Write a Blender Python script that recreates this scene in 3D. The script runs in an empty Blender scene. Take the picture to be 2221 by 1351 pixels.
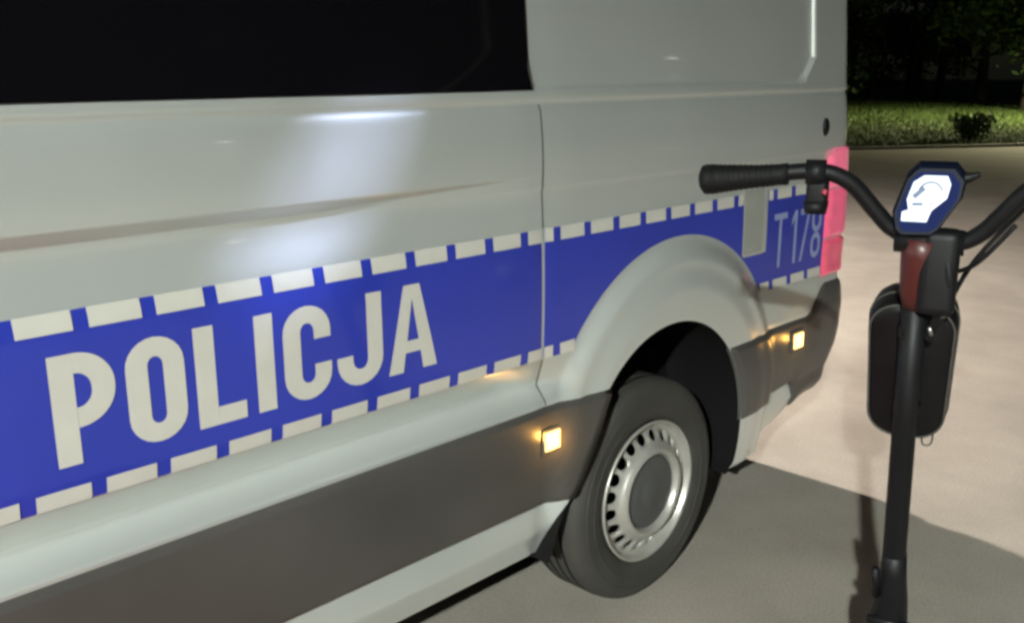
import bpy, bmesh, math, random
import numpy as np
from mathutils import Vector, Matrix
random.seed(4); RNG = np.random.default_rng(11)
sc = bpy.context.scene
COL = sc.collection
R = math.radians

# ------------------------------------------------------------------ camera, sky, exposure
# x runs along the van towards its rear, the van's near side is the plane y = 0, z is up
CAM = Vector((0, -1.646, 1.586))
cam = bpy.data.cameras.new('camera'); cam.sensor_width = 36; cam.lens = 36 * 2100 / 2221
cam.clip_start = .05; cam.clip_end = 500
co = bpy.data.objects.new('camera', cam); COL.objects.link(co); sc.camera = co
pt, yw, rl = R(13.886), R(44.669), R(-.38)
fw = Vector((math.cos(pt) * math.cos(yw), math.cos(pt) * math.sin(yw), -math.sin(pt)))
rt0 = Vector((math.sin(yw), -math.cos(yw), 0)); up0 = rt0.cross(fw)
rt = rt0 * math.cos(rl) + up0 * math.sin(rl); up = -rt0 * math.sin(rl) + up0 * math.cos(rl)
m = Matrix((rt, up, -fw)).transposed().to_4x4(); m.translation = CAM; co.matrix_world = m

w = bpy.data.worlds.new('World'); sc.world = w; w.use_nodes = True
nt = w.node_tree; bg = nt.nodes['Background']
sky = nt.nodes.new('ShaderNodeTexSky'); sky.sky_type = 'NISHITA'; sky.sun_disc = False
sky.sun_elevation = R(25); sky.sun_rotation = R(200)
nt.links.new(sky.outputs[0], bg.inputs[0]); bg.inputs[1].default_value = .0016
sc.view_settings.view_transform = 'Standard'; sc.view_settings.look = 'None'
sc.view_settings.exposure = .25; sc.view_settings.gamma = 1
sc.render.engine = 'CYCLES'
try:
    sc.cycles.use_denoising = True; sc.cycles.pixel_filter_type = 'BLACKMAN_HARRIS'; sc.cycles.filter_width = 3.0
    sc.cycles.max_bounces = 6
except Exception: pass

# street lamps of the car park: x, y, height, colour, watts, beam (deg), aim point
LAMPS = [
    ('warm white street lamp standing behind the far side of the police van', 4.95, 5.7, 5.0, (1, .90, .80), 5200, 142, None),
    ('greenish white street lamp across the plaza facing the lettered side of the van', -8.0, -5.6, 5.0, (.91, .985, .92), 11000, 165, None),
    ('low street lamp in the row across the road, opposite the middle of the van', 2.2, -13.8, 3.6, (.95, .97, .92), 420, 165, None),
    ('low street lamp in the row across the road, opposite the scooter', 8.6, -13.8, 3.6, (.95, .97, .92), 420, 165, None),
    ('low street lamp in the row across the road, second past the scooter', 15.2, -13.8, 3.6, (.95, .97, .92), 420, 165, None),
    ('low street lamp at the far end of the row across the road', 22.0, -13.8, 3.6, (.95, .97, .92), 420, 165, None),
    ('yellowish street lamp standing on the lawn past the kerb', 31.2, 4.8, 3.8, (1, .95, .58), 7000, 165, None),
    ('added unseen cool white spotlight throwing a pale patch on the van side', 5.1, -3.5, 5.6, (.60, .66, 1), 4300, 2.2, (1.14, 0, 1.38)),  # narrow beam added only to throw the pale patch on the side panel
]

# ------------------------------------------------------------------ materials
MATS = {}
def mat(name, col, rough=.5, metal=0., coat=0., noise=0., nscale=8., bump=0., bscale=60., emit=None, es=0., spec=.5, detail=4):
    if name in MATS: return MATS[name]
    M = bpy.data.materials.new(name); M.use_nodes = True; t = M.node_tree; b = t.nodes['Principled BSDF']
    b.inputs['Base Color'].default_value = (*col, 1); b.inputs['Roughness'].default_value = rough
    b.inputs['Metallic'].default_value = metal; b.inputs['Coat Weight'].default_value = coat
    b.inputs['Coat Roughness'].default_value = .06; b.inputs['Specular IOR Level'].default_value = spec
    tc = t.nodes.new('ShaderNodeTexCoord')
    if noise:
        n = t.nodes.new('ShaderNodeTexNoise'); n.inputs['Scale'].default_value = nscale; n.inputs['Detail'].default_value = detail
        t.links.new(tc.outputs['Object'], n.inputs['Vector'])
        r = t.nodes.new('ShaderNodeMapRange'); r.inputs[1].default_value = .25; r.inputs[2].default_value = .75
        r.inputs[3].default_value = 1 - noise; r.inputs[4].default_value = 1 + noise
        t.links.new(n.outputs['Fac'], r.inputs[0])
        h = t.nodes.new('ShaderNodeHueSaturation'); h.inputs['Color'].default_value = (*col, 1)
        t.links.new(r.outputs[0], h.inputs['Value']); t.links.new(h.outputs[0], b.inputs['Base Color'])
        r2 = t.nodes.new('ShaderNodeMapRange'); r2.inputs[3].default_value = rough * .85; r2.inputs[4].default_value = min(1, rough * 1.15)
        t.links.new(n.outputs['Fac'], r2.inputs[0]); t.links.new(r2.outputs[0], b.inputs['Roughness'])
    if bump:
        n = t.nodes.new('ShaderNodeTexNoise'); n.inputs['Scale'].default_value = bscale; n.inputs['Detail'].default_value = 5
        t.links.new(tc.outputs['Object'], n.inputs['Vector'])
        bp = t.nodes.new('ShaderNodeBump'); bp.inputs['Strength'].default_value = bump; bp.inputs['Distance'].default_value = .01
        t.links.new(n.outputs['Fac'], bp.inputs['Height']); t.links.new(bp.outputs[0], b.inputs['Normal'])
    if emit:
        b.inputs['Emission Color'].default_value = (*emit, 1); b.inputs['Emission Strength'].default_value = es
    MATS[name] = M
    return M

SILVER = mat('silver_paint', (.70, .73, .70), .335, .5, 1.0, .03, 2.5)
BLUE = mat('blue_film', (.024, .042, .41), .36, 0, .8, .08, 3)
WHITE = mat('white_film', (.60, .585, .53), .42, 0, .1, .04, 20)
CLAD = mat('grey_plastic', (.074, .069, .063), .36, 0, .12, .22, 2.2, .04, 400)
BLACKP = mat('black_plastic', (.006, .006, .007), .5, 0, 0, .15, 30, .05, 300, spec=.25)
GLASS = mat('dark_glass', (.004, .0035, .0045), .03, 0, 0, spec=.35)
RUBBER = mat('tyre_rubber', (.042, .039, .034), .72, 0, 0, .22, 9, .15, 120)
LINER = mat('wheel_arch_liner', (.007, .007, .007), .9, spec=.1)
STEEL = mat('wheel_steel', (.52, .50, .46), .36, .55, .2, .10, 25)
HUB = mat('hub_grey', (.085, .085, .085), .5, .2, 0, .12, 30)
RED_LENS = mat('tail_lens', (.62, .05, .11), .18, 0, .6, .25, 14, .25, 55, emit=(1, .22, .36), es=.30)
AMBER = mat('amber_lens', (.8, .5, .15), .2, emit=(1, .62, .20), es=2.8)
GAP = mat('panel_gap_shadow', (.11, .11, .10), .8)
ALU = mat('cast_metal', (.40, .40, .39), .35, .8)
SBLACK = mat('scooter_black', (.006, .006, .007), .5, 0, 0, .12, 30, spec=.25)
GRIP = mat('grip_rubber', (.006, .006, .006), .6, 0, 0, .15, 60, .15, 500, spec=.2)
SRED = mat('scooter_red', (.065, .010, .008), .5, 0, .1, .10, 20)
BAGM = mat('bag_shell', (.005, .0045, .005), .45, 0, 0, .15, 15, .10, 350, spec=.25)
PIPING = mat('bag_piping', (.07, .066, .060), .45)
WOOD = mat('bark', (.055, .045, .035), .9, 0, 0, .3, 12, .5, 30)
GALV = mat('galvanised_steel', (.35, .36, .36), .45, .7, 0, .1, 10)

def leafmat(name, c1, c2):
    M = bpy.data.materials.new(name); M.use_nodes = True; t = M.node_tree; b = t.nodes['Principled BSDF']
    g = t.nodes.new('ShaderNodeNewGeometry'); r = t.nodes.new('ShaderNodeValToRGB')
    r.color_ramp.elements[0].color = (*c1, 1); r.color_ramp.elements[1].color = (*c2, 1)
    t.links.new(g.outputs['Random Per Island'], r.inputs[0]); t.links.new(r.outputs[0], b.inputs['Base Color'])
    b.inputs['Roughness'].default_value = .6
    return M
LEAF = leafmat('leaf_green', (.035, .075, .018), (.085, .14, .035))
BLADE = leafmat('grass_blade', (.085, .135, .025), (.105, .16, .035))

# ------------------------------------------------------------------ mesh helpers
def obj(name, verts, faces, M, parent=None, smooth=False, loc=None):
    me = bpy.data.meshes.new(name); me.from_pydata([tuple(map(float, v)) for v in verts], [], faces); me.update()
    if smooth: me.polygons.foreach_set('use_smooth', [True] * len(me.polygons))
    if isinstance(M, (list, tuple)):
        for q in M: me.materials.append(q)
    else: me.materials.append(M)
    o = bpy.data.objects.new(name, me); COL.objects.link(o); o.parent = parent
    if loc is not None: o.location = loc
    return o
def bobj(name, bm, M, parent=None, smooth=False, loc=None):
    me = bpy.data.meshes.new(name); bmesh.ops.recalc_face_normals(bm, faces=bm.faces); bm.to_mesh(me); bm.free()
    if smooth: me.polygons.foreach_set('use_smooth', [True] * len(me.polygons))
    for q in (M if isinstance(M, (list, tuple)) else [M]): me.materials.append(q)
    o = bpy.data.objects.new(name, me); COL.objects.link(o); o.parent = parent
    if loc is not None: o.location = loc
    return o
def tag(o, label, cat, group=None, kind=None):
    if label: o['label'] = label
    if cat: o['category'] = cat
    if group: o['group'] = group
    if kind: o['kind'] = kind
    return o
def empty(name, loc=(0, 0, 0), rz=0, parent=None):
    o = bpy.data.objects.new(name, None); COL.objects.link(o); o.location = loc; o.rotation_euler.z = rz; o.parent = parent
    o.empty_display_size = .1
    return o
def grid(P):
    """P: (n, m, 3) array -> verts, quads"""
    n, k = P.shape[:2]
    f = [(i * k + j, (i + 1) * k + j, (i + 1) * k + j + 1, i * k + j + 1) for i in range(n - 1) for j in range(k - 1)]
    return [tuple(v) for v in P.reshape(-1, 3)], f
def join(parts):
    V, F = [], []
    for v, f in parts:
        o = len(V); V += list(v); F += [tuple(i + o for i in q) for q in f]
    return V, F
def tube(bm, pts, rad, n=10, cap=True):
    pts = [Vector(p) for p in pts]
    if not hasattr(rad, '__len__'): rad = [rad] * len(pts)
    rings = []; ref = None
    for i, p in enumerate(pts):
        t = (pts[min(i + 1, len(pts) - 1)] - pts[max(i - 1, 0)]).normalized()
        if ref is None: ref = t.orthogonal().normalized()
        ref = (ref - t * ref.dot(t)).normalized(); b = t.cross(ref)
        rings.append([bm.verts.new(p + (ref * math.cos(2 * math.pi * k / n) + b * math.sin(2 * math.pi * k / n)) * rad[i]) for k in range(n)])
    for a, b in zip(rings, rings[1:]):
        for k in range(n): bm.faces.new((a[k], a[(k + 1) % n], b[(k + 1) % n], b[k]))
    if cap: bm.faces.new(rings[0][::-1]); bm.faces.new(rings[-1])
    return bm
def spline(pts, n=6):
    out = []; P = [Vector(p) for p in pts]
    for i in range(len(P) - 1):
        a, b, c, d = P[max(i - 1, 0)], P[i], P[i + 1], P[min(i + 2, len(P) - 1)]
        for k in range(n):
            t = k / n
            out.append(.5 * ((2 * b) + (c - a) * t + (2 * a - 5 * b + 4 * c - d) * t * t + (3 * b - a - 3 * c + d) * t ** 3))
    out.append(P[-1]); return out
def box(bm, c, s, bev=0., mtx=None):
    r = bmesh.ops.create_cube(bm, size=1); vs = r['verts']
    for v in vs: v.co = Vector((v.co.x * s[0], v.co.y * s[1], v.co.z * s[2])) + Vector(c)
    if bev:
        es = list({e for v in vs for e in v.link_edges})
        q = bmesh.ops.bevel(bm, geom=es, offset=bev, segments=3, affect='EDGES', profile=.6); 
    return bm
def lathe(prof, n=64, closed=False):
    """prof: (radius, y) pairs, turned about the y axis"""
    P = np.array([[(r * math.cos(2 * math.pi * k / n), y, r * math.sin(2 * math.pi * k / n)) for k in range(n + 1)] for r, y in prof])
    if closed: P = np.concatenate([P, P[:1]], 0)
    v, f = grid(P); return v, f
def clean(o):
    bm = bmesh.new(); bm.from_mesh(o.data); bmesh.ops.remove_doubles(bm, verts=bm.verts, dist=1e-5)
    bmesh.ops.recalc_face_normals(bm, faces=bm.faces); bm.to_mesh(o.data); bm.free(); return o
def sst(a, b, x):
    t = np.clip((np.asarray(x, float) - a) / (b - a), 0, 1); return t * t * (3 - 2 * t)

# ------------------------------------------------------------------ ground, kerb, lawn
def ground_mat(name, c1, c2, scale, stain=True):
    M = bpy.data.materials.new(name); M.use_nodes = True; t = M.node_tree; b = t.nodes['Principled BSDF']; L = t.links
    tc = t.nodes.new('ShaderNodeTexCoord')
    n1 = t.nodes.new('ShaderNodeTexNoise'); n1.inputs['Scale'].default_value = scale; n1.inputs['Detail'].default_value = 6; n1.inputs['Roughness'].default_value = .6
    n2 = t.nodes.new('ShaderNodeTexNoise'); n2.inputs['Scale'].default_value = 140; n2.inputs['Detail'].default_value = 3
    for n in (n1, n2): L.new(tc.outputs['Object'], n.inputs['Vector'])
    r = t.nodes.new('ShaderNodeValToRGB'); r.color_ramp.elements[0].position = .3; r.color_ramp.elements[1].position = .72
    r.color_ramp.elements[0].color = (*c1, 1); r.color_ramp.elements[1].color = (*c2, 1); L.new(n1.outputs['Fac'], r.inputs[0])
    mx = t.nodes.new('ShaderNodeMix'); mx.data_type = 'RGBA'; mx.blend_type = 'MULTIPLY'; mx.inputs[0].default_value = .65
    r2 = t.nodes.new('ShaderNodeValToRGB'); r2.color_ramp.elements[0].position = .3; r2.color_ramp.elements[0].color = (.55, .55, .55, 1); r2.color_ramp.elements[1].position = .65
    L.new(n2.outputs['Fac'], r2.inputs[0]); L.new(r.outputs[0], mx.inputs[6]); L.new(r2.outputs[0], mx.inputs[7])
    L.new(mx.outputs[2], b.inputs['Base Color']); b.inputs['Roughness'].default_value = .85; b.inputs['Specular IOR Level'].default_value = .3
    bp = t.nodes.new('ShaderNodeBump'); bp.inputs['Strength'].default_value = .25; bp.inputs['Distance'].default_value = .004
    L.new(n2.outputs['Fac'], bp.inputs['Height']); L.new(bp.outputs[0], b.inputs['Normal'])
    return M
CONC = ground_mat('plaza_concrete', (.32, .285, .245), (.45, .405, .35), 1.6)
RED_BOUNCE = ground_mat('red_bounce_sheet', (.24, .034, .026), (.29, .045, .034), 2)
SOIL = ground_mat('lawn_soil', (.035, .05, .014), (.06, .085, .02), 1.5)
tag(obj('ground', [(-120, -120, 0), (160, -120, 0), (160, 160, 0), (-120, 160, 0)], [(0, 1, 2, 3)], CONC), None, None, kind='structure')
# red sheet added out of view beside the van, reddens its lower side
tag(obj('path', [(-14, -1.75, .004), (1.22, -1.75, .004), (1.22, .9, .004), (-14, .9, .004)], [(0, 1, 2, 3)], RED_BOUNCE), None, None, kind='structure')
KP = Vector((20.8, 6.1, 0)); KD = Vector((.816, -.578, 0)).normalized(); KN = Vector((-KD.y, KD.x, 0))
if KN.x < 0: KN = -KN
def kq(s, t, z): return tuple(KP + KD * s + KN * t + Vector((0, 0, z)))
lawn = obj('lawn', [kq(-60, .16, .05), kq(60, .16, .05), kq(60, 90, .3), kq(-60, 90, .3)], [(0, 1, 2, 3)], SOIL); tag(lawn, None, None, kind='structure')
KST = mat('kerb_stone', (.32, .30, .26), .8, 0, 0, .12, 6, .2, 80)
kerb = empty('kerb', KP, math.atan2(KD.y, KD.x)); kerb['kind'] = 'structure'
bm = bmesh.new(); box(bm, (0, 0, .02), (.985, .15, .08), .012); k0 = bobj('kerb_stone', bm, KST, kerb)
k0.location = (-14, .08, 0)
for i in range(1, 30):
    k = k0.copy(); COL.objects.link(k); k.parent = kerb; k.location = (-14 + i, .08, random.uniform(-.006, .006))
# grass blades over the part of the lawn in view
nb = 70000
s = RNG.uniform(-9, 9, nb); t = .2 + 34 * RNG.uniform(0, 1, nb) ** 1.8
base = np.array(KP)[None] + np.outer(s * (1 + t / 30), KD) + np.outer(t, KN); base[:, 2] = .05 + .25 * t / 90
a = RNG.uniform(0, 6.283, nb); h = RNG.uniform(.04, .09, nb) * (1 + t / 40); wd = .008 * (1 + t / 12)
dx = np.stack([np.cos(a), np.sin(a), 0 * a], -1)
tip = base + np.stack([RNG.normal(0, .03, nb), RNG.normal(0, .03, nb), h], -1)
V = np.stack([base - dx * wd[:, None], base + dx * wd[:, None], tip], 1).reshape(-1, 3)
tag(obj('grass', V, [(3 * i, 3 * i + 1, 3 * i + 2) for i in range(nb)], BLADE), 'short green grass growing on the lawn past the kerb', 'grass', kind='stuff')

# ------------------------------------------------------------------ the police van
van = empty('police_van', (.8, 1.0, 0)); tag(van, 'silver police van with a blue stripe lettered POLICJA along its side', 'van')
VO = np.array((.8, 1.0, 0))
def vobj(name, verts, faces, M, parent=None, smooth=True):
    o = obj(name, [np.asarray(v) - VO for v in verts], faces, M, parent or van, smooth); return o
XC, RC = 3.37, .10                       # where the rear corner starts to turn, its radius
AC, AR, FR = (2.30, .465), .40, .585     # wheel arch centre, opening radius, flare radius
FC = (2.36, .526)
ZP = [.28, .30, .37, .376, .445, .735, .745, .787, .862, .90, 1.20, 1.30, 1.345, 1.36, 1.500, 1.507, 1.511, 1.519, 1.530, 1.540, 1.62, 2.10, 2.35, 2.48, 2.55, 2.585]
DP = [-.035, -.022, .000, .001, -.006, .016, .018, -.044, .003, .008, .007, .004, .0062, .0063, -.005, -.011, -.011, -.005, -.005, -.007, -.012, -.045, -.075, -.13, -.20, -.32]
_z = np.arange(.25, 2.62, .001); _d = np.interp(_z, ZP, DP)
_d = np.where((_z > .90) & (_z < 1.30), .009 - .12 * (_z - 1.05) ** 2, _d)
_k = np.exp(-.5 * (np.arange(-12, 13) / 3.2) ** 2); _k /= _k.sum(); _d = np.convolve(np.pad(_d, 12, 'edge'), _k, 'valid')
_d = np.where((_z > 1.352) & (_z < 1.496), .0063 - .55 * (_z - 1.36) ** 2, _d)
def dep(x, z):
    """how far the near side stands out from y = 0"""
    x = np.asarray(x, float); z = np.asarray(z, float)
    d = np.interp(z, _z, _d)
    # the lower swage dies away towards the wheel arch
    fl = np.interp(z, [.735, .900], [.016, .0063]); wf = sst(1.62, 1.95, x) * np.where((z > .735) & (z < .90), 1, 0)
    d = d * (1 - wf) + fl * wf
    d = d - .0025 * np.exp(-((x - 1.772) / .022) ** 2)
    t = np.clip((1.72 - x) / .66, 0, 1)
    lo = 1.334 - .024 * t
    step = np.clip((z - lo) / np.maximum(1.334 - lo, 1e-4), 0, 1)
    sag = -.026 * t * (1 - step) * sst(1.16, 1.30, z)
    d = d + np.where(z < 1.36, sag, 0)
    # recessed upper panel with a cut lower corner
    ins = np.minimum(np.minimum(z - 1.540, 3.165 - x), ((z - 1.540) + (3.165 - x) - .085) / 1.414)
    d = d - .015 * sst(0, .012, ins)
    # wheel arch flare
    r = np.hypot(x - FC[0], z - FC[1])
    wgt = sst(FR, FR - .075, r)
    d = d * (1 - wgt) + wgt * (.034 + .010 * sst(.5, .42, r))
    return d
def S(u, z, off=0.):
    u, z = np.broadcast_arrays(np.asarray(u, float), np.asarray(z, float))
    d = dep(np.minimum(u, XC), z) + off
    ph = np.clip((u - XC) / RC, 0, math.pi / 2); v = np.maximum(u - XC - RC * math.pi / 2, 0)
    r = RC + d
    x = np.minimum(u, XC) + r * np.sin(ph) - .11 * np.clip((.64 - z) / .34, 0, 1) ** 1.3 * sst(3.02, XC, u); y = RC - r * np.cos(ph) + v
    z = z + .10 * sst(2.75, XC, u) * np.clip((.58 - z) / .28, 0, 1)
    return np.stack([x, y, z], -1)
def zs(a, b):
    base = [q for q in ZP if a < q < b] + [a, b]
    base += [q for q in np.arange(.28, 2.6, .02) if a < q < b] + [q for q in np.arange(.73, .91, .006) if a < q < b] + [q for q in np.arange(1.30, 1.345, .003) if a < q < b] + [q for q in np.arange(1.53, 1.64, .004) if a < q < b]
    return np.unique(np.round(base, 4))
XN = -1.0
# opening of the arch, from its front foot round to its rear foot
def arch_path(n=90):
    pts = [(1.775, .285), (1.79, .33)]
    th0 = math.atan2(.724 - AC[1], 1.99 - AC[0]); th1 = R(-22)
    k = 14
    for i in range(1, k): pts.append((1.79 + (1.985 - 1.79) * i / k, .33 + (.715 - .33) * i / k))
    for i in range(n + 1):
        th = th0 + (th1 - th0) * i / n; pts.append((AC[0] + AR * math.cos(th), AC[1] + AR * math.sin(th)))
    x, z = pts[-1]
    for i in range(1, 5): pts.append((x - .045 * i / 4, z + (.285 - z) * i / 4))
    return pts
AP = arch_path()
def arch_front_x(z):
    f = [p for p in AP if p[0] < 2.2]; return float(np.interp(z, [p[1] for p in f], [p[0] for p in f]))
def arch_rear_x(z):
    f = [p for p in AP if p[0] > 2.4][::-1]; return float(np.interp(z, [p[1] for p in f], [p[0] for p in f]))
X0, X1, ZT = 1.60, 2.96, 1.26
ZL = zs(.30, ZT); XT = np.linspace(X0, X1, 31)
RH = [(X0, z) for z in ZL] + [(x, ZT) for x in XT[1:-1]] + [(X1, z) for z in ZL[::-1]]
pc_ = (AC[0], .299)
ang = np.array([math.atan2(max(p[1] - pc_[1], 0), p[0] - pc_[0]) for p in AP]); rr_ = np.array([math.hypot(p[0] - pc_[0], p[1] - pc_[1]) for p in AP]); oi = np.argsort(ang)
HP = []
for p in RH:
    t_ = math.atan2(p[1] - pc_[1], p[0] - pc_[0]); r_ = float(np.interp(t_, ang[oi], rr_[oi])); HP.append((pc_[0] + r_ * math.cos(t_), pc_[1] + r_ * math.sin(t_)))
ss = np.linspace(0, 1, 150) ** 1.1
rad = np.array([[(p[0] + (q[0] - p[0]) * s_, p[1] + (q[1] - p[1]) * s_) for s_ in ss] for p, q in zip(HP, RH)])
parts = []
def patch(us, z_): parts.append(grid(S(np.asarray(us)[:, None], np.asarray(z_)[None, :])))
patch(np.linspace(XN, X0, 40), zs(.30, 2.585))
parts.append(grid(S(rad[..., 0], rad[..., 1])))
patch(XT, zs(ZT, 2.585))
uu = np.unique(np.concatenate([np.linspace(X1, XC, 24), np.arange(3.10, 3.18, .005), np.linspace(XC, XC + RC * math.pi / 2, 12), [XC + .157 + .3, XC + .157 + .9]]))
patch(uu, zs(.30, 2.585))
# return lip of the arch opening
lip = np.array([[S(p[0], p[1]) + np.array((0, dy, 0)) for dy in (0, .012, .05)] for p in AP])
# roof, far half of the rear, far side
zz = zs(.30, 2.585); half = 1.0
Lp = S(np.full(len(zz), 1.5), zz)
far = lambda P: np.stack([P[..., 0], 2.02 - P[..., 1], P[..., 2]], -1)
xs = np.linspace(XN, XC, 6)
parts.append(grid(far(np.stack([np.stack([np.full(len(zz), x), -np.interp(zz, ZP, DP), zz], -1) for x in xs]))))
uc = np.linspace(XC, XC + RC * math.pi / 2, 8); uc = np.append(uc, [XC + .157 + .3, XC + .157 + .9])
parts.append(grid(far(S(uc[:, None], zz[None, :]))))
roof = np.array([[(x, .33 + (1.36) * k / 10, 2.585 + .05 * math.sin(math.pi * k / 10)) for k in range(11)] for x in (XN, 1, 3.1)]); parts.append(grid(roof))
v, f = join(parts); body = vobj('body', v, f, SILVER); clean(body)
# cab and bonnet, out of frame towards the front
st = [(-1.0, 2.60, .985), (-1.6, 2.56, .98), (-2.0, 2.15, .97), (-2.45, 1.35, .95), (-2.8, 1.12, .90), (-2.98, .80, .80)]
sec = []
for x, zt, hw in st:
    ring = []
    for k in range(33):
        th = math.pi * k / 32; c_, s_ = math.cos(th), math.sin(th)
        ring.append((x, 1.01 - math.copysign(abs(c_) ** .35, c_) * hw, .30 + (zt - .30) * abs(s_) ** .35))
    sec.append(ring)
v, f = grid(np.array(sec)); n0 = len(v); v = v + [(-2.98, 1.01, .30)]; f += [(5 * 33 + i, 5 * 33 + i + 1, n0) for i in range(32)]
clean(vobj('cab', v, f, SILVER))
vobj('windscreen', [(-1.66, .35, 2.50), (-1.66, 1.67, 2.50), (-2.42, 1.80, 1.45), (-2.42, .22, 1.45)], [(0, 1, 2, 3)], GLASS, smooth=False)
# underbody and wheel housing
bm = bmesh.new(); box(bm, np.array((.78, 1.01, .52)) - VO, (5.1, 1.5, .30), .02); bobj('underbody', bm, LINER, van)
hs = np.array([[(p[0] * .97 + 2.3 * .03 + (0.0), y_, p[1] + .012) for y_ in (.045, .12, .30)] for p in AP])
hz = np.array([[(2.3 + (p[0] - 2.3) * (1.0 + max(y_, 0) * .12 + .004), y_, .3 + (p[1] - .3) * (1.0 + max(y_, 0) * .12 + .004)) for y_ in (-.03, .15, .34)] for p in AP])
v1, f1 = grid(hz); nb_ = len(v1)
v1 = v1 + [(2.3, .34, .3)]; rows = hz.shape[0]
f1 = f1 + [(i * 3 + 2, (i + 1) * 3 + 2, nb_) for i in range(rows - 1)]
vobj('wheel_arch_liner', v1, f1, LINER)
vobj('wheel_arch_lip', *grid(lip), LINER)

# dark window in its recess, rubber edge round it
wx = np.linspace(XN + .1, 1.744, 20); wz = np.linspace(1.5435, 2.07, 12)
vobj('side_window', *grid(S(wx[:, None], wz[None, :], .0075)), GLASS)
# rear side panel keeps the body colour; bright edge of the recess is the body itself
# grey cladding strips
def clad_strip(xa, xb, n, z0, z1, off=.013, zr=30):
    """xa, xb: functions of z"""
    Z = np.linspace(z0, z1, zr); P = []
    for z in Z: P.append([(xa(z) + (xb(z) - xa(z)) * k / n, z) for k in range(n + 1)])
    P = np.array(P); prof = off * np.minimum(1, np.minimum((P[..., 1] - z0) / .008, (z1 - P[..., 1]) / .008)) 
    bulge = .008 * np.sin(np.pi * np.clip((P[..., 1] - z0) / (z1 - z0), 0, 1))
    e_ = prof + bulge - .001
    P = np.concatenate([P[:, :1], P, P[:, -1:]], 1); e_ = np.concatenate([e_[:, :1] * 0 - .008, e_, e_[:, :1] * 0 - .008], 1)
    return grid(S(P[..., 0], P[..., 1], e_))
vobj('lower_cladding', *clad_strip(lambda z: XN, lambda z: arch_front_x(z) + .004, 90, .447, .734), CLAD)
P = []; E_ = []
sv = np.concatenate([np.linspace(0, .62, 60), np.linspace(.63, .80, 24), [.9, 1.0]])
for q in np.linspace(0, 1, 34):
    xa = arch_rear_x(.455 + .267 * q) - .004; row = []; er = []
    for s_ in sv:
        u_ = xa + (4.25 - xa) * s_
        z0_ = .455 - .150 * float(sst(3.10, 3.17, u_)); z1_ = .722 + .105 * float(sst(3.16, 3.30, u_))
        row.append((u_, z0_ + (z1_ - z0_) * q)); er.append(.013 * min(1, q / .04, (1 - q) / .04) + .008 * math.sin(math.pi * q) - .001 if s_ > 0 else -.008)
    P.append(row); E_.append(er)
P = np.array(P); vobj('rear_bumper', *grid(S(P[..., 0], P[..., 1], np.array(E_))), CLAD)
bm = bmesh.new(); box(bm, np.array((3.46, 1.01, .52)) - VO, (.10, 1.6, .20), .03); bobj('rear_bumper', bm, CLAD, van)

# blue stripe, white blocks, lettering
Z0, Z1, Z2, Z3 = .862, .893, 1.168, 1.202
def zlow(x):
    q = FR ** 2 - (x - FC[0]) ** 2
    return max(Z0, FC[1] + math.sqrt(q) + .002) if q > 0 else Z0
def stripe(xa, xb, n=None, zt=Z3):
    n = n or max(2, int((xb - xa) / .012)); X = np.linspace(xa, xb, n); P = np.array([[(x, zlow(x) + (zt - zlow(x)) * k / 14) for k in range(15)] for x in X])
    return grid(S(P[..., 0], P[..., 1], .0016))
FLX0, FLX1, FLZ0 = 2.712, 2.852, 1.003
seg = [stripe(XN, 1.7665), stripe(1.7765, FLX0)]
# below and behind the filler flap
P = np.array([[(x, zlow(x) + (FLZ0 - zlow(x)) * k / 6) for k in range(7)] for x in np.linspace(FLX0, FLX1, 12)]); seg.append(grid(S(P[..., 0], P[..., 1], .0016)))
seg.append(stripe(FLX1, 3.262))
band = vobj('side_stripe', *join(seg), BLUE); clean(band)
def block(xa, xb, za, zb):
    if xb - xa < .008: return
    X = np.linspace(xa, xb, 5); Z = np.linspace(za, zb, 4)
    vobj('white_block', *grid(S(X[:, None], Z[None, :], .0030)), WHITE, band)
k = -13
while True:
    xa = .616 + .1205 * k + .0135; xb = xa + .1205 - .027; k += 1
    if xa > 3.25: break
    xb = min(xb, 3.26)
    for a_, b_ in ((xa, min(xb, 1.7665)), (max(xa, 1.7765), min(xb, FLX0)), (max(xa, FLX1 + .012), xb)):
        if b_ > a_: block(a_, b_, Z2, Z3 + .001)
    for a_, b_ in ((xa, min(xb, 1.7665)), (max(xa, 1.7765), min(xb, 1.893)), (max(xa, 2.835), xb)):
        if b_ > a_: block(a_, b_, Z0 - .0005, Z1)

def ribbon(path, wd, closed=False):
    """outline of constant width round a 2-D path -> verts, quads"""
    n = len(path); V = []
    for i, p in enumerate(path):
        if closed: a_, b_ = path[(i - 1) % n], path[(i + 1) % n]
        else: a_, b_ = path[max(i - 1, 0)], path[min(i + 1, n - 1)]
        tx, tz = b_[0] - a_[0], b_[1] - a_[1]; l = math.hypot(tx, tz); nx, nz = -tz / l, tx / l
        wx_ = math.hypot(wd[0] * nx, wd[1] * nz)
        V += [(p[0] + nx * wx_ / 2, p[1] + nz * wx_ / 2), (p[0] - nx * wx_ / 2, p[1] - nz * wx_ / 2)]
    F = [(2 * i, 2 * i + 1, 2 * i + 3, 2 * i + 2) for i in range(n - 1)]
    if closed: F.append((2 * n - 2, 2 * n - 1, 1, 0))
    return V, F
def arc(cx, cz, rx, rz, a0, a1, n=12): return [(cx + rx * math.cos(R(a0 + (a1 - a0) * i / n)), cz + rz * math.sin(R(a0 + (a1 - a0) * i / n))) for i in range(n + 1)]
def rect(a, b, c, d): return [(a, c), (b, c), (b, d), (a, d)], [(0, 1, 2, 3)]
def lay2(name, pieces, M, parent, off=.0032):
    V, F = join(pieces); V = [S(x, z, off) for x, z in V]
    return clean(vobj(name, V, F, M, parent, False))
LB, LT = .932, 1.130
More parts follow.
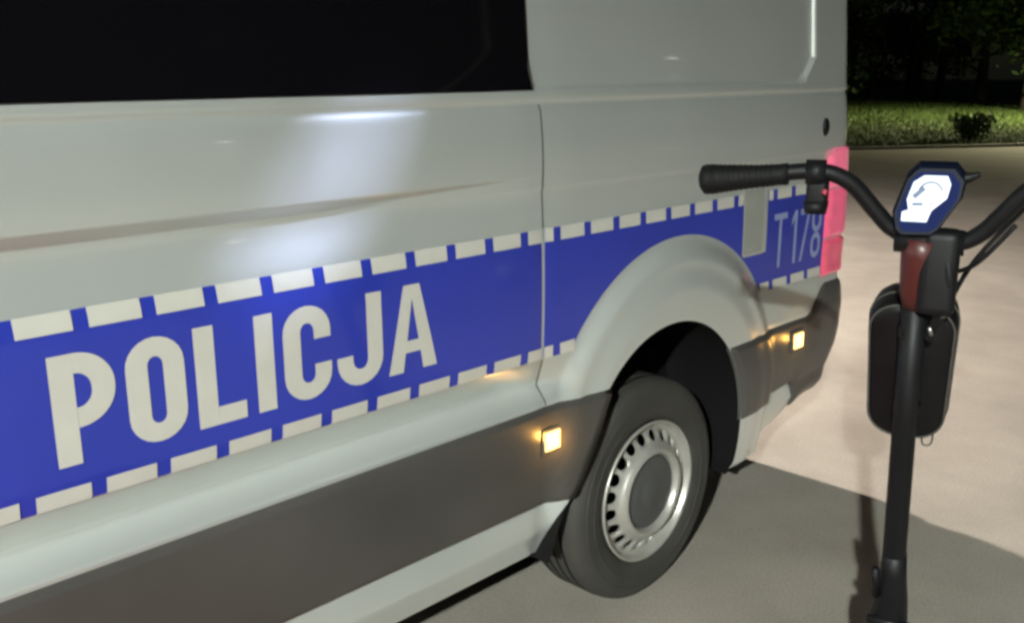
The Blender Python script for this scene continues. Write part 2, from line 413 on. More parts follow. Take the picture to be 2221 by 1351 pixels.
def letter(ch, x0, x1, s=.041, h=.036, z0=LB, z1=LT, M=WHITE, parent=None):
    w_ = x1 - x0; W2 = (s, h); pc = []
    if ch == 'P':
        zm = z0 + (z1 - z0) * .33; r = w_ * .52; zt, zb_ = z1 - h / 2, zm + h / 2; rx = w_ - s / 2 - s
        pc.append(rect(x0, x0 + s, z0, z1)); rz = (zt - zb_) / 2
        xr = x1 - s / 2; rr = min(rx * .95, rz)
        path = [(x0 + s, zt), (xr - rr, zt)] + arc(xr - rr, zt - rr, rr, rr, 90, 0)[1:] + arc(xr - rr, zb_ + rr, rr, rr, 0, -90) + [(x0 + s, zb_)]
        pc.append(ribbon(path, W2))
    elif ch in 'O0':
        xl, xr = x0 + s / 2, x1 - s / 2; r = (xr - xl) / 2; cx = (xl + xr) / 2
        path = arc(cx, z1 - h / 2 - r, r, r, 0, 180) + arc(cx, z0 + h / 2 + r, r, r, 180, 360)
        pc.append(ribbon(path, W2, True))
    elif ch == 'L': pc += [rect(x0, x0 + s, z0, z1), rect(x0 + s, x1, z0, z0 + h)]
    elif ch in 'I': pc.append(rect(x0, x1, z0, z1))
    elif ch == 'C':
        xl, xr = x0 + s / 2, x1 - s / 2; r = (xr - xl) / 2; cx = (xl + xr) / 2
        path = [(xr, z1 - h / 2 - r - .018)] + arc(cx, z1 - h / 2 - r, r, r, 0, 180) + arc(cx, z0 + h / 2 + r, r, r, 180, 360) + [(xr, z0 + h / 2 + r + .018)]
        pc.append(ribbon(path, W2))
    elif ch == 'J':
        xl, xr = x0 + s / 2, x1 - s / 2; r = (xr - xl) / 2; cx = (xl + xr) / 2
        path = [(xr, z1)] + arc(cx, z0 + h / 2 + r, r, r, 360, 180) + [(xl, z0 + h / 2 + r + .012)]
        pc.append(ribbon(path, W2))
    elif ch == 'A':
        cx = (x0 + x1) / 2; t = .023; H_ = z1 - z0; za, zb_ = z0 + .22 * H_, z0 + .36 * H_
        def xl(z): return x0 + (cx - t - x0) * (z - z0) / H_
        def xi(z): return x0 + s + (cx - x0 - s) * (z - z0) / (H_ * .84)
        lv = [z0, za, zb_, z0 + .84 * H_]
        L_ = [(xl(z), z) for z in lv] + [(cx - t, z1)]; I_ = [(xi(z), z) for z in lv]
        mi = lambda p: (2 * cx - p[0], p[1])
        V = L_ + I_ + [mi(p) for p in L_] + [mi(p) for p in I_[:3]]
        # 0-4 outer left, 5-8 inner left (8 = apex), 9-13 outer right, 14-16 inner right
        F = [(0, 5, 6, 1), (1, 6, 7, 2), (2, 7, 8, 3), (3, 8, 12, 13), (3, 13, 4)]
        F = [(0, 5, 6, 1), (1, 6, 7, 2), (2, 7, 8, 3), (9, 10, 15, 14), (10, 11, 16, 15), (11, 12, 8, 16), (6, 15, 16, 7), (3, 8, 12), (3, 12, 13, 4)]
        pc.append((V, F))
    elif ch == 'T': pc += [rect(x0, x1, z1 - h, z1), rect((x0 + x1) / 2 - s / 2, (x0 + x1) / 2 + s / 2, z0, z1 - h)]
    elif ch == '1': pc += [rect(x1 - s, x1, z0, z1), ([(x1 - s, z1), (x0, z1 - .032), (x0, z1 - .055), (x1 - s, z1 - .028)], [(0, 1, 2, 3)])]
    elif ch == '7': pc += [rect(x0, x1, z1 - h, z1), ([(x1 - s, z1 - h), (x1, z1 - h), (x0 + s * 1.4, z0), (x0 + s * .4, z0)], [(0, 1, 2, 3)])]
    elif ch == '8':
        xl, xr = x0 + s / 2, x1 - s / 2; r = (xr - xl) / 2; cx = (xl + xr) / 2; zm = (z0 + z1) / 2
        pc += [ribbon(arc(cx, z1 - h / 2 - r, r, r, 0, 180) + arc(cx, zm + h / 2 + r, r, r, 180, 360), W2, True),
               ribbon(arc(cx, zm - h / 2 - r, r, r, 0, 180) + arc(cx, z0 + h / 2 + r, r, r, 180, 360), W2, True)]
    lay2('letter', pc, M, parent)
for ch, a_, b_ in (('P', .552, .662), ('O', .681, .792), ('L', .813, .914), ('I', .940, .981), ('C', 1.002, 1.116), ('J', 1.130, 1.251), ('A', 1.266, 1.406)):
    letter(ch, a_, b_, parent=band)
for ch, a_, b_ in (('T', 2.905, 2.992), ('1', 3.022, 3.062), ('7', 3.082, 3.150), ('8', 3.166, 3.236)):
    letter(ch, a_, b_, .018, .021, .932, 1.118, M=mat('pale_blue_film', (.28, .33, .56), .42, 0, .1, .05, 20), parent=band)

# seam between the side panels
for za, zb_ in ((.738, .859), (1.204, 1.508)):
    Z = np.unique(np.append(np.linspace(za, zb_, 140), [za, zb_])); vobj('panel_gap', *grid(S(np.array([1.7690, 1.7735])[:, None], Z[None, :], .0028)), GAP)
vobj('panel_gap', *grid(S(np.array([1.752, 1.7555])[:, None], np.linspace(1.5435, 2.3, 12)[None, :], .0014)), GAP)
# filler flap with its frame
fz = np.linspace(FLZ0 + .004, Z3 + .012, 8); fx = np.linspace(FLX0 + .006, FLX1 - .020, 6)
flap = vobj('filler_flap', *grid(S(fx[:, None], fz[None, :], .0022)), mat('flap_paint', (.40, .41, .37), .4, .2, .3, .1, 14))
fr = [(FLX0 - .001, FLX0 + .006, FLZ0 - .004, Z3 + .012), (FLX1 - .020, FLX1 + .004, FLZ0 - .004, Z3 + .012), (FLX0 + .006, FLX1 - .020, FLZ0 - .006, FLZ0 + .004)]
for a_, b_, c_, d_ in fr: vobj('flap_edge', *grid(S(np.linspace(a_, b_, 3)[:, None], np.linspace(c_, d_, 6)[None, :], .0042)), SILVER, flap)

# lamps on the van
def side_marker(x, z, sx, sz, off, watts):
    c_ = S(x, z, off) - VO; bm = bmesh.new(); box(bm, c_, (sx, .014, sz), .004)
    o = bobj('marker_lamp', bm, AMBER, van)
    bm = bmesh.new()
    for q in ((sx / 2 + .004, 0, .008, sz + .016), (-sx / 2 - .004, 0, .008, sz + .016), (0, sz / 2 + .004, sx, .008), (0, -sz / 2 - .004, sx, .008)):
        box(bm, Vector(c_) + Vector((q[0], .003, q[1])), (q[2], .012, q[3]))
    bobj('bezel', bm, CLAD, o)
    l = bpy.data.lights.new('marker_glow', 'POINT'); l.energy = watts; l.color = (1, .50, .10); l.shadow_soft_size = .012; l.specular_factor = .15
    lo = bpy.data.objects.new('marker_glow', l); COL.objects.link(lo); lo.parent = van; lo.location = Vector(c_) + Vector((0, -.035, 0))
side_marker(1.782, .642, .056, .052, .022, .45)
side_marker(3.078, .652, .060, .054, .024, .25)
tl = empty('tail_light', Vector((3.40, .05, 1.08)) - Vector(VO), 0, van)
def lens(z0_, z1_, M, top=False):
    P = []
    for k in range(20):
        z = z0_ + (z1_ - z0_) * k / 19; u0 = 3.262 + (.04 * float(sst(1.27, 1.315, z)) ** 2 if top else 0); P.append([(u0 + (XC + .22 - u0) * j / 22, z) for j in range(23)])
    P = np.array(P); e = np.minimum(np.minimum((P[..., 1] - z0_) / .012, (z1_ - P[..., 1]) / .012), (P[..., 0] - 3.262) / .02).clip(0, 1)
    v_, f_ = grid(S(P[..., 0], P[..., 1], .001 + .015 * np.sqrt(e))); obj('lens', [np.asarray(q) - np.array((3.40, .05, 1.08)) for q in v_], f_, M, tl, True)
lens(.850, .985, mat('tail_lens_low', (.60, .06, .11), .16, 0, .7, .25, 14, .3, 60, emit=(1, .20, .32), es=.20))
lens(.990, 1.165, RED_LENS)
lens(1.170, 1.315, mat('tail_lens_high', (.66, .08, .14), .16, 0, .7, .25, 14, .3, 60, emit=(1, .26, .40), es=.36), True)
P = S(np.linspace(3.215, 3.243, 8)[:, None], np.linspace(1.362, 1.420, 10)[None, :])
bm = bmesh.new(); bmesh.ops.create_uvsphere(bm, u_segments=16, v_segments=10, radius=1)
for q in bm.verts: q.co = Vector((q.co.x * .019, q.co.y * .012, q.co.z * .032)) + Vector(S(3.230, 1.391) - VO)
bobj('door_buffer', bm, BLACKP, van, True)

# wheel: tyre, pierced steel rim, hub cap
TR = .347
def make_wheel(name, x, y, flip=False):
    wh = empty(name, Vector((x, y, TR)) - Vector(VO), 0, van)
    W_ = .228
    prof = [(.214, .030), (.222, .014), (.235, .006), (.262, .000), (.292, -.002), (.315, .002), (.331, .010), (.341, .021), (.3455, .034), (.347, .060), (.3475, W_ / 2), (.347, W_ - .075), (.3455, W_ - .05), (.341, W_ - .034), (.331, W_ - .02), (.292, W_ - .001), (.235, W_ - .006), (.214, W_ - .03)]
    o = obj('tyre', *lathe(prof, 96), RUBBER, wh, True); clean(o)
    # tread grooves: dark rings laid over the tread, groove shade put into the colour
    for q in (.062, .098, .130, .166):
        obj('tread_groove_shade', *lathe([(.3462, q - .004), (.3482, q - .004), (.3482, q + .004), (.3462, q + .004)], 72), LINER, o, False)
    for rr in (.268, .300): obj('sidewall_rib', *lathe([(rr - .003, .0015), (rr - .002, -.0022), (rr + .002, -.0022), (rr + .003, .0015)], 80), RUBBER, o, True)
    # rim: flange, sloping pierced ring, raised ring, dish
    f_ = [(.219, .012), (.221, .004), (.215, .002), (.210, .010), (.207, .026), (.203, .031), (.196, .030), (.152, .006), (.144, -.003), (.136, -.014), (.128, -.016), (.121, -.010), (.115, .006)]
    bk = [(.115, .014), (.124, .000), (.132, .002), (.146, .014), (.192, .040), (.204, .046), (.208, .200), (.214, .205)]
    rim = obj('rim', *lathe(f_ + bk, 120), STEEL, wh, True); clean(rim)
    nh = 20; bm = bmesh.new()
    for k in range(nh):
        a_ = 2 * math.pi * (k + .5) / nh; mt = Matrix.Rotation(-a_, 4, 'Y') @ Matrix.Translation((.172, .019, 0)) @ Matrix.Rotation(R(28), 4, 'Z') @ Matrix.Rotation(R(90), 4, 'X')
        bmesh.ops.create_cone(bm, cap_ends=True, segments=18, radius1=.0198, radius2=.0198, depth=.06, matrix=mt)
    cut = bobj('cutter', bm, LINER)
    mod = rim.modifiers.new('holes', 'BOOLEAN'); mod.object = cut; mod.operation = 'DIFFERENCE'; mod.solver = 'EXACT'
    cut.parent = wh
    bpy.context.view_layer.update(); dg = bpy.context.evaluated_depsgraph_get()
    me = bpy.data.meshes.new_from_object(rim.evaluated_get(dg)); rim.modifiers.clear(); rim.data = me
    bpy.data.objects.remove(cut)
    hb = obj('hub_cap', *lathe([(.1165, .012), (.114, .004), (.100, -.001), (.060, -.003), (.040, -.006), (.034, -.009), (.0, -.010)], 64), HUB, wh, True); clean(hb)
    dk = obj('brake_drum', *lathe([(.205, .10), (.05, .10), (0, .10)], 48), LINER, wh); clean(dk)
    if flip: wh.rotation_euler.z = math.pi
    return wh
w1 = make_wheel('wheel', 2.232, -.028)
def copy_wheel(src, loc, flip):
    e_ = src.copy(); COL.objects.link(e_); e_.location = Vector(loc) - Vector(VO); e_.rotation_euler.z = math.pi if flip else 0
    for ch in src.children:
        c_ = ch.copy(); COL.objects.link(c_); c_.parent = e_
        for g in ch.children:
            d_ = g.copy(); COL.objects.link(d_); d_.parent = c_
copy_wheel(w1, (-1.38, -.012, TR), False); copy_wheel(w1, (2.262, 2.02, TR), True); copy_wheel(w1, (-1.38, 2.03, TR), True)
bm = bmesh.new(); box(bm, np.array((2.262, 1.01, .36)) - VO, (.12, 1.6, .12), .03); bobj('rear_axle', bm, LINER, van)
bm = bmesh.new(); tube(bm, [np.array((-1.38, .03, .44)) - VO, np.array((-1.38, .2, .44)) - VO], .42, 40); bobj('wheel_arch_liner', bm, LINER, van)

# ------------------------------------------------------------------ electric scooter
G0 = Vector((2.0446, -.8582, 0)); HD = R(18.70); RAKE = R(16.44)
sco = empty('electric_scooter', G0, HD - R(90)); tag(sco, 'black electric scooter with red neck and lit display on its handlebar', 'scooter')
# local frame: x right, y forward (away from the rider), z up; A(r, l, n) = right, along the stem, in front of the stem
def A(r, l, n=0): return Vector((r, -l * math.sin(RAKE) + n * math.cos(RAKE), l * math.cos(RAKE) + n * math.sin(RAKE)))
bm = bmesh.new(); tube(bm, [A(0, .43), A(-.001, .60), A(-.001, .95), A(.002, 1.25)], [.026, .0235, .0225, .0225], 20); bobj('stem', bm, SBLACK, sco, True)
bm = bmesh.new(); tube(bm, [A(.006, 1.225), A(.004, 1.25), A(.004, 1.33), A(.006, 1.36)], [.027, .031, .033, .030], 20); neck = bobj('neck', bm, SRED, sco, True); neck['label'] = 'dark red metal neck'
bm = bmesh.new(); box(bm, A(.036, 1.300, -.010), (.062, .060, .15), .016); tube(bm, spline([A(.045, 1.335, -.02), A(.055, 1.29, -.035), A(.043, 1.22, -.03), A(.030, 1.17, -.024)]), .010, 10)
bobj('folding_latch', bm, SBLACK, sco, True)
bm = bmesh.new(); tube(bm, [A(.046, 1.245, -.036), A(.050, 1.225, -.036)], .006, 10); bobj('bolt', bm, ALU, sco, True)
bm = bmesh.new(); tube(bm, [A(.030, 1.20, -.034), A(.034, 1.185, -.034)], .004, 8); bobj('bolt', bm, ALU, sco, True)
bm = bmesh.new(); tube(bm, [A(-.040, 1.352), A(.072, 1.352)], .022, 18); bobj('bar_clamp', bm, SBLACK, sco, True)
hb = [A(-.362, 1.462, -.03), A(-.28, 1.468, -.02), A(-.20, 1.476, -.01), A(-.155, 1.474, -.005), A(-.115, 1.452, 0), A(-.075, 1.405, 0), A(-.045, 1.372, 0), A(.0, 1.352, 0), A(.060, 1.352, 0), A(.095, 1.372, 0), A(.125, 1.410, 0), A(.160, 1.455, 0), A(.205, 1.476, -.005), A(.25, 1.478, -.01), A(.33, 1.468, -.02), A(.412, 1.462, -.03)]
bm = bmesh.new(); tube(bm, spline(hb, 5), .0145, 14); bobj('handlebar', bm, SBLACK, sco, True)
gp = [A(-.374, 1.4605, -.031), A(-.369, 1.461, -.031), A(-.362, 1.462, -.03), A(-.345, 1.463, -.028), A(-.31, 1.4655, -.024), A(-.27, 1.468, -.02), A(-.235, 1.471, -.016), A(-.222, 1.472, -.0145), A(-.220, 1.472, -.0145)]
gr = [.016, .0255, .027, .0255, .0225, .0195, .0185, .0195, .016]
for sgn in (1, -1):
    pts = [p.copy() for p in gp]
    if sgn < 0:
        for p in pts: p.x = .04 - p.x
    bm = bmesh.new(); tube(bm, pts, gr, 18); g = bobj('grip', bm, GRIP, sco, True)
    bm = bmesh.new()
    for t_ in np.linspace(.12, .9, 14):
        i_ = 2 + t_ * 4; a_, b_ = pts[int(i_)], pts[int(i_) + 1]; q = a_.lerp(b_, i_ % 1); dr = (b_ - a_).normalized(); r_ = gr[int(i_)] + (gr[int(i_) + 1] - gr[int(i_)]) * (i_ % 1)
        tube(bm, [q - dr * .0016, q - dr * .001, q + dr * .001, q + dr * .0016], [r_ - .001, r_ + .0012, r_ + .0012, r_ - .001], 16)
    bobj('grip_rib', bm, GRIP, g, True)
    f_ = lambda v_: v_ if sgn > 0 else Vector((.04 - v_.x, v_.y, v_.z))
    bm = bmesh.new(); tube(bm, [f_(A(-.192, 1.475, -.009)), f_(A(-.158, 1.474, -.005))], .022, 14)
    box(bm, f_(A(-.172, 1.440, -.006)), (.036, .036, .05), .008)
    tube(bm, [f_(A(-.172, 1.425, -.020)), f_(A(-.172, 1.405, -.026))], [.022, .019], 14); bobj('switch_pod', bm, BLACKP, sco, True)
    bm = bmesh.new(); tube(bm, spline([f_(A(-.150, 1.462, .02)), f_(A(-.19, 1.456, .045)), f_(A(-.25, 1.452, .050)), f_(A(-.31, 1.446, .048))]), [.006] * 7 + [.005] * 11 + [.006], 8); bobj('brake_lever', bm, SBLACK, sco, True)
bm = bmesh.new(); tube(bm, [A(-.158, 1.449, -.032), A(-.152, 1.449, -.036)], .005, 10)
bobj('push_button', bm, mat('button_red', (.4, .06, .09), .4), sco, True)
# cables from the levers to the stem
for pts in ([A(-.15, 1.46, .02), A(-.09, 1.40, .04), A(-.02, 1.33, .05), A(.0, 1.25, .04), A(.0, 1.10, .027)], [A(.19, 1.46, .02), A(.13, 1.37, .03), A(.085, 1.30, .02), A(.055, 1.22, .02), A(.02, 1.12, .027)], [A(.145, 1.40, -.02), A(.105, 1.345, -.03), A(.08, 1.315, -.02), A(.045, 1.29, 0)]):
    bm = bmesh.new(); tube(bm, spline(pts, 6), .0042, 8); bobj('cable', bm, BLACKP, sco, True)
# display: hexagonal pod tilted towards the rider
dsp = [(-.040, 1.385), (-.046, 1.415), (-.028, 1.480), (-.010, 1.500), (.048, 1.500), (.066, 1.478), (.062, 1.445), (.030, 1.388), (.018, 1.378), (-.030, 1.376)]
def disp_pt(r, l, n): l = 1.378 + (l - 1.378) * .86; return A(r, l, n + (l - 1.38) * .55 - .035)
bm = bmesh.new(); rings = []
cx_, cl_ = .008, 1.438
for sc_, n_ in ((.88, .028), (1.0, .020), (1.0, .004), (.93, -.003)):
    rings.append([bm.verts.new(disp_pt(cx_ + (r_ - cx_) * sc_, cl_ + (l_ - cl_) * sc_, n_)) for r_, l_ in dsp])
for a_, b_ in zip(rings, rings[1:]):
    for i in range(len(dsp)): bm.faces.new((a_[i], a_[(i + 1) % len(dsp)], b_[(i + 1) % len(dsp)], b_[i]))
bm.faces.new(rings[0]); bm.faces.new(rings[-1])
disp = bobj('display', bm, mat('display_housing', (.004, .006, .016), .5, 0, 0, spec=.12), sco)
SCR = mat('screen_lit', (.02, .03, .06), .2, emit=(.80, .90, 1), es=1.25); SCRD = mat('screen_dark', (.02, .04, .12), .2, emit=(.10, .15, .34), es=.22)
SCRB = mat('screen_edge', (.004, .008, .04), .5, emit=(.04, .08, .42), es=.11, spec=.03)
def flat(name, pts, n_, M, parent):
    return obj(name, [disp_pt(r_, l_, n_) for r_, l_ in pts], [tuple(range(len(pts)))], M, parent)
flat('screen_edge', [(cx_ + (r_ - cx_) * .84, cl_ + (l_ - cl_) * .84) for r_, l_ in dsp], -.0038, SCRB, disp)
scrn = flat('screen', [(-.030, 1.404), (-.030, 1.420), (-.020, 1.424), (-.024, 1.442), (-.016, 1.472), (.000, 1.484), (.036, 1.484), (.042, 1.470), (.038, 1.446), (.016, 1.424), (.010, 1.404)], -.0046, SCR, disp)
def stroke(pts, wd, M=SCRD):
    V, F = ribbon(pts, (wd, wd)); obj('screen_mark', [disp_pt(r_, l_, -.0052) for r_, l_ in V], F, M, disp)
stroke(arc(.012, 1.452, .019, .021, 160, 20, 14), .0040); stroke([(-.014, 1.446), (.002, 1.463)], .0085); stroke([(-.015, 1.434), (.002, 1.435)], .0055); stroke([(.012, 1.436), (.017, 1.437)], .003)
# throttle thumb to the right of the display
bm = bmesh.new(); tube(bm, spline([A(.062, 1.462, .02), A(.074, 1.466, .02), A(.084, 1.470, .022)], 4), [.010, .009, .009, .008, .007, .006, .006, .005, .004], 10); bobj('horn_button', bm, BLACKP, sco, True)
# foot of the stem, fork, wheels, deck (below the frame)
bm = bmesh.new(); tube(bm, [A(0, .63), A(0, .57), A(0, .50), A(-.002, .44), A(-.002, .36)], [.024, .027, .033, .038, .040], 18); bobj('folding_joint', bm, SBLACK, sco, True)
bm = bmesh.new(); tube(bm, [A(-.044, .455, -.03), A(.044, .455, -.03)], .010, 12); bobj('joint_pin', bm, BLACKP, sco, True)
bm = bmesh.new(); tube(bm, [A(-.030, .52, -.022), A(-.034, .60, -.026)], .008, 8); bobj('joint_lever', bm, BLACKP, sco, True)
for s_ in (-1, 1):
    bm = bmesh.new(); tube(bm, [A(.048 * s_, .36), A(.052 * s_, .24, .01), (.052 * s_, .035, .13)], [.016, .015, .014], 12); bobj('fork_leg', bm, SBLACK, sco, True)
bm = bmesh.new(); box(bm, A(0, .365), (.12, .05, .03), .008); bobj('fork_crown', bm, SBLACK, sco)
def small_wheel(y):
    e_ = empty('wheel', (0, y, .127), R(90), sco)
    clean(obj('tyre', *lathe([(.075, -.022), (.095, -.033), (.115, -.030), (.125, -.015), (.127, 0), (.125, .015), (.115, .030), (.095, .033), (.075, .022)], 48), RUBBER, e_, True))
    clean(obj('rim', *lathe([(.078, -.024), (.06, -.014), (.02, -.022), (0, -.022)], 32) , SBLACK, e_, True)); clean(obj('rim', *lathe([(.078, .024), (.06, .014), (.02, .022), (0, .022)], 32), SBLACK, e_, True))
small_wheel(.035); small_wheel(-.98)
bm = bmesh.new(); box(bm, (0, -.52, .155), (.20, .62, .075), .02); bobj('deck', bm, SBLACK, sco, True)
bm = bmesh.new(); box(bm, (0, -.52, .1955), (.17, .56, .006), .002); bobj('deck_mat', bm, GRIP, sco)
bm = bmesh.new(); tube(bm, [(0, -.24, .17), A(0, .30, -.02), A(0, .40)], [.034, .036, .036], 14); bobj('deck_neck', bm, SBLACK, sco, True)
bm = bmesh.new()
for s_ in (-1, 1): tube(bm, [(.055 * s_, -.80, .15), (.055 * s_, -.98, .127)], .014, 10)
bobj('swing_arm', bm, SBLACK, sco, True)
P = np.array([[(x_, -.98 - .15 * math.cos(R(q)), .127 + .15 * math.sin(R(q))) for x_ in (-.045, -.02, .02, .045)] for q in np.linspace(20, 130, 12)])
obj('rear_mudguard', *grid(P), BLACKP, sco, True)
bm = bmesh.new(); tube(bm, [(-.10, -.42, .14), (-.17, -.40, .004)], .008, 8); bobj('kickstand', bm, SBLACK, sco, True)

# hard shell bag strapped in front of the stem: rounded slab
bag = empty('handlebar_bag', G0, HD - R(90)); tag(bag, 'black hard shell bag with grey piping strapped to the scooter stem', 'bag')
def rrect(hw, hl, r_, n=7):
    o_ = []
    for cx, cy, a0 in ((hw - r_, hl - r_, 0), (-hw + r_, hl - r_, 90), (-hw + r_, -hl + r_, 180), (hw - r_, -hl + r_, 270)):
        o_ += arc(cx, cy, r_, r_, a0, a0 + 90, n)
    return o_
def slab(bm, c, hw, hl, lv, r_, tap=0.):
    rg = []
    for n_, sc_ in lv:
        rg.append([bm.verts.new(A(c[0] + x_ * sc_ * (1 + tap * y_), c[1] + y_ * (1 - (1 - sc_) * hw / hl), n_)) for x_, y_ in rrect(hw, hl, r_)])
    k_ = len(rg[0])
    for a_, b_ in zip(rg, rg[1:]):
        for i in range(k_): bm.faces.new((a_[i], a_[(i + 1) % k_], b_[(i + 1) % k_], b_[i]))
    bm.faces.new(rg[0]); bm.faces.new(rg[-1])
BC = (-.003, 1.054)
bm = bmesh.new(); slab(bm, BC, .076, .151, [(.030, .80), (.034, .92), (.044, .985), (.058, 1), (.10, 1), (.125, .96), (.142, .86), (.150, .70)], .055, .35); bobj('shell', bm, BAGM, bag, True)
for n_, k_ in ((.0345, .945), (.080, 1.005)):
    pts = [A(BC[0] + x_ * k_ * (1 + .35 * y_), BC[1] + y_ * (1 - (1 - k_) * .5), n_) for x_, y_ in rrect(.076, .151, .055)]; bm = bmesh.new(); tube(bm, pts + [pts[0]], .0022, 6, False); bobj('piping', bm, PIPING, bag, True)
for l_ in (1.17, 1.00):
    pts = [A(.024 * math.cos(q) , l_, .024 * math.sin(q)) for q in np.linspace(0, 2 * math.pi, 20)]
    P = np.array([[A(.0245 * math.cos(q), l_ + dl, .0245 * math.sin(q) + .003) for dl in (-.012, .012)] for q in np.linspace(0, 2 * math.pi, 24)]); obj('strap', *grid(P), BLACKP, bag, True)
bm = bmesh.new(); tube(bm, spline([A(.030, .925, .075), A(.029, .885, .075), A(.031, .865, .075), A(.040, .862, .075), A(.048, .872, .075), A(.049, .905, .075), A(.050, .925, .075)], 4), .0019, 6); bobj('zip_pull', bm, mat('zip_metal', (.10, .10, .095), .4, .6), bag, True)

# ------------------------------------------------------------------ trees and shrubs past the lawn
def leaf_cloud(n, fn, size):
    c_ = np.array([fn() for _ in range(n)]); a_ = RNG.normal(size=(n, 3)); a_ /= np.linalg.norm(a_, axis=1, keepdims=True)
    b_ = np.cross(a_, RNG.normal(size=(n, 3))); b_ /= np.linalg.norm(b_, axis=1, keepdims=True); s_ = size * RNG.uniform(.6, 1.4, (n, 1))
    V = np.stack([c_ - a_ * s_, c_ + b_ * s_ * .55, c_ + a_ * s_, c_ - b_ * s_ * .55], 1).reshape(-1, 3)
    return V, [(4 * i, 4 * i + 1, 4 * i + 2, 4 * i + 3) for i in range(n)]
def make_tree(h_, seed, low):
    rs = random.Random(seed); bm = bmesh.new(); tips = []
    trunk = spline([(0, 0, -.1), (rs.uniform(-.1, .1), rs.uniform(-.1, .1), h_ * .25), (rs.uniform(-.3, .3), rs.uniform(-.3, .3), h_ * .55), (rs.uniform(-.4, .4), rs.uniform(-.4, .4), h_ * .85)], 5)
    tube(bm, trunk, list(np.linspace(.24, .05, len(trunk))), 10)
    for i in range(16):
        q = rs.uniform(low, .95); p = trunk[int(q * (len(trunk) - 1))]; a_ = rs.uniform(0, 6.28); ln = h_ * rs.uniform(.18, .36) * (1.15 - q * .6)
        e_ = p + Vector((math.cos(a_) * ln, math.sin(a_) * ln, ln * rs.uniform(.05, .7)))
        tube(bm, spline([p, p.lerp(e_, .5) + Vector((0, 0, ln * .12)), e_], 4), list(np.linspace(.07, .015, 9)), 6)
        tips += [p.lerp(e_, k_) for k_ in (.55, .8, 1.0)]
    tips += [trunk[-1] + Vector((0, 0, h_ * .08))] * 2
    cl = [(t_ + Vector((rs.gauss(0, .25), rs.gauss(0, .25), rs.gauss(0, .2))), rs.uniform(.45, 1.0)) for t_ in tips]
    def fn():
        c_, r_ = rs.choice(cl); v_ = Vector((rs.gauss(0, 1), rs.gauss(0, 1), rs.gauss(0, .75))); return tuple(c_ + v_.normalized() * r_ * rs.random() ** .45)
    V, F = leaf_cloud(5200, fn, .11)
    e_ = empty('tree'); bobj('trunk', bm, WOOD, e_, True); obj('crown', V, F, LEAF, e_)
    return e_
def dup(src, loc, rz, s_):
    e_ = src.copy(); COL.objects.link(e_); e_.location = loc; e_.rotation_euler.z = rz; e_.scale = (s_, s_, s_)
    for ch in src.children:
        c_ = ch.copy(); COL.objects.link(c_); c_.parent = e_
    return e_
protos = [make_tree(9, 3, .22), make_tree(8, 8, .30), make_tree(10, 21, .18)]
spots = [(6.6, 17.5, 0), (9.4, 22.5, 1), (12.6, 25, 2), (12.1, 13.6, 1), (15.8, 21.5, 0), (13.8, 30, 2), (18.0, 28, 1), (10.2, 31, 0), (4.2, 24, 2), (11.5, 37, 1), (14.8, 38.5, 0), (17.5, 36, 2), (20.5, 34, 1), (8.6, 38, 2), (22.5, 38, 0), (12.8, 43, 1), (18.8, 43, 0)]
for i, (s_, t_, pi) in enumerate(spots):
    p = KP + KD * s_ + KN * t_; p.z = .07
    e_ = dup(protos[pi], p, random.uniform(0, 6.28), random.uniform(.9, 1.15))
    tag(e_, 'dark broadleaf tree in the unlit row past the lawn', 'tree', 'trees past the lawn')
    if (s_, t_) == (12.1, 13.6): tag(e_, 'leafy tree on the lawn catching green lamplight, in front of the dark row', 'tree', 'trees past the lawn')
    if (s_, t_) == (6.6, 17.5): tag(e_, 'faintly lit tree on the lawn beside the rear corner of the van', 'tree', 'trees past the lawn')
for q in protos:
    for ch in list(q.children): bpy.data.objects.remove(ch)
    bpy.data.objects.remove(q)
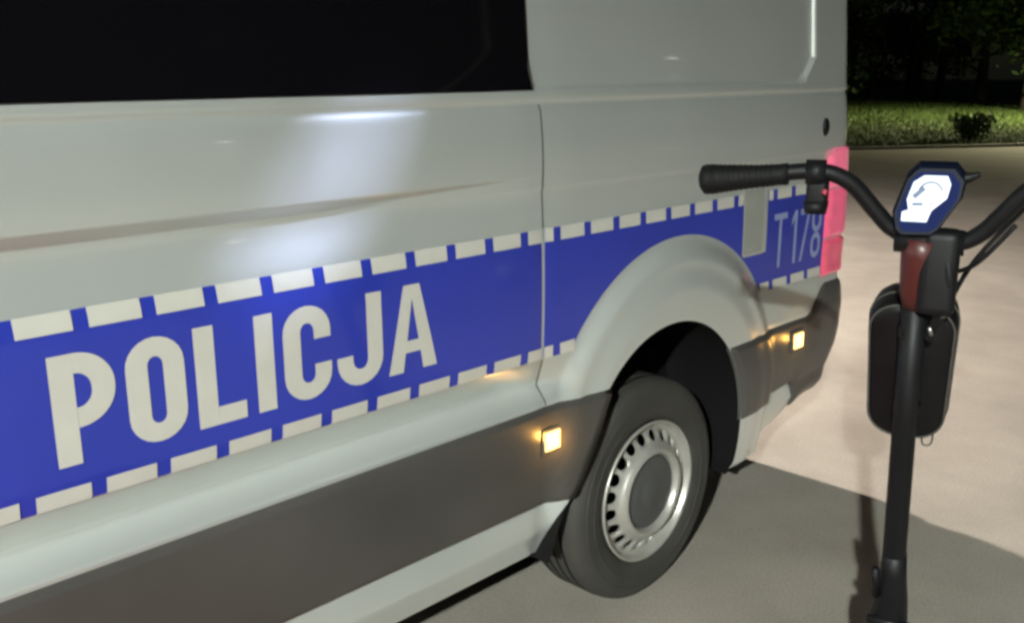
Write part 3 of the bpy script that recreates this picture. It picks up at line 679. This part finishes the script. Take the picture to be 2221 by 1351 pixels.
def shrub(s_, t_, hw, hh, label, n=1500):
    p = KP + KD * s_ + KN * t_; p.z = .05; e_ = empty('shrub', p); rs = random.Random(int(hw * 100))
    cl = [(Vector((rs.uniform(-.6, .6) * hw, rs.uniform(-.5, .5) * hw, rs.uniform(.25, .75) * hh)), rs.uniform(.22, .4) * hw) for _ in range(16)]
    def fn():
        c_, r_ = rs.choice(cl); v_ = Vector((rs.gauss(0, 1), rs.gauss(0, 1), rs.gauss(0, .9))); q = c_ + v_.normalized() * r_ * rs.random() ** .4; q.z = max(.01, q.z); return tuple(q)
    V, F = leaf_cloud(n, fn, .045); obj('foliage', V, F, LEAF, e_)
    bm = bmesh.new()
    for c_, r_ in cl[:7]: tube(bm, [(c_.x * .15, c_.y * .15, 0), c_ * .6, c_], [.014, .010, .005], 6)
    bobj('stem', bm, WOOD, e_, True); tag(e_, label, 'shrub'); return e_
shrub(1.35, 1.3, .62, .62, 'low dark shrub growing on the lawn just past the kerb')

# ------------------------------------------------------------------ street lamps, with their own light
LENS = mat('lamp_lens', (.9, .9, .85), .3, emit=(1, .95, .85), es=25)
for label, x, y, h_, colr, watts, beam, aim in LAMPS:
    e_ = empty('street_lamp', (x, y, 0)); tag(e_, label, 'street lamp', 'street lamps round the plaza')
    bm = bmesh.new(); tube(bm, [(0, 0, 0), (0, 0, .35), (0, 0, .36), (0, 0, h_ + .12)], [.085, .085, .055, .04], 14); bobj('pole', bm, GALV, e_, True)
    bm = bmesh.new(); box(bm, (0, 0, .01), (.3, .3, .02), .004); bobj('base_plate', bm, GALV, e_)
    to = (Vector(aim) if aim else Vector((2.3, -.3, 0))) - Vector((x, y, h_)); dr = Vector((to.x, to.y, 0)).normalized()
    bm = bmesh.new(); tube(bm, [(0, 0, h_ + .10), tuple(dr * .5 + Vector((0, 0, h_ + .14)))], .028, 10); bobj('arm', bm, GALV, e_, True)
    hd = bobj('lamp_head', box(bmesh.new(), (0, 0, 0), (.52, .24, .09), .03), BLACKP, e_, False, dr * .72 + Vector((0, 0, h_ + .13))); hd.rotation_euler.z = math.atan2(dr.y, dr.x)
    ln = bobj('lens', box(bmesh.new(), (0, 0, -.047), (.36, .17, .012), .003), LENS, hd)
    l = bpy.data.lights.new('lamp_light', 'SPOT'); l.energy = watts; l.color = colr; l.spot_size = R(beam); l.spot_blend = (.7 if beam < 150 else .35) if beam > 60 else .30; l.shadow_soft_size = .10
    lo = bpy.data.objects.new('lamp_light', l); COL.objects.link(lo); lo.parent = e_; lo.location = dr * .72 + Vector((0, 0, h_ + .06))
    dv = (Vector(aim) - (Vector((x, y, 0)) + lo.location)) if aim else Vector((0, 0, -1))
    lo.rotation_euler = dv.to_track_quat('-Z', 'Y').to_euler()
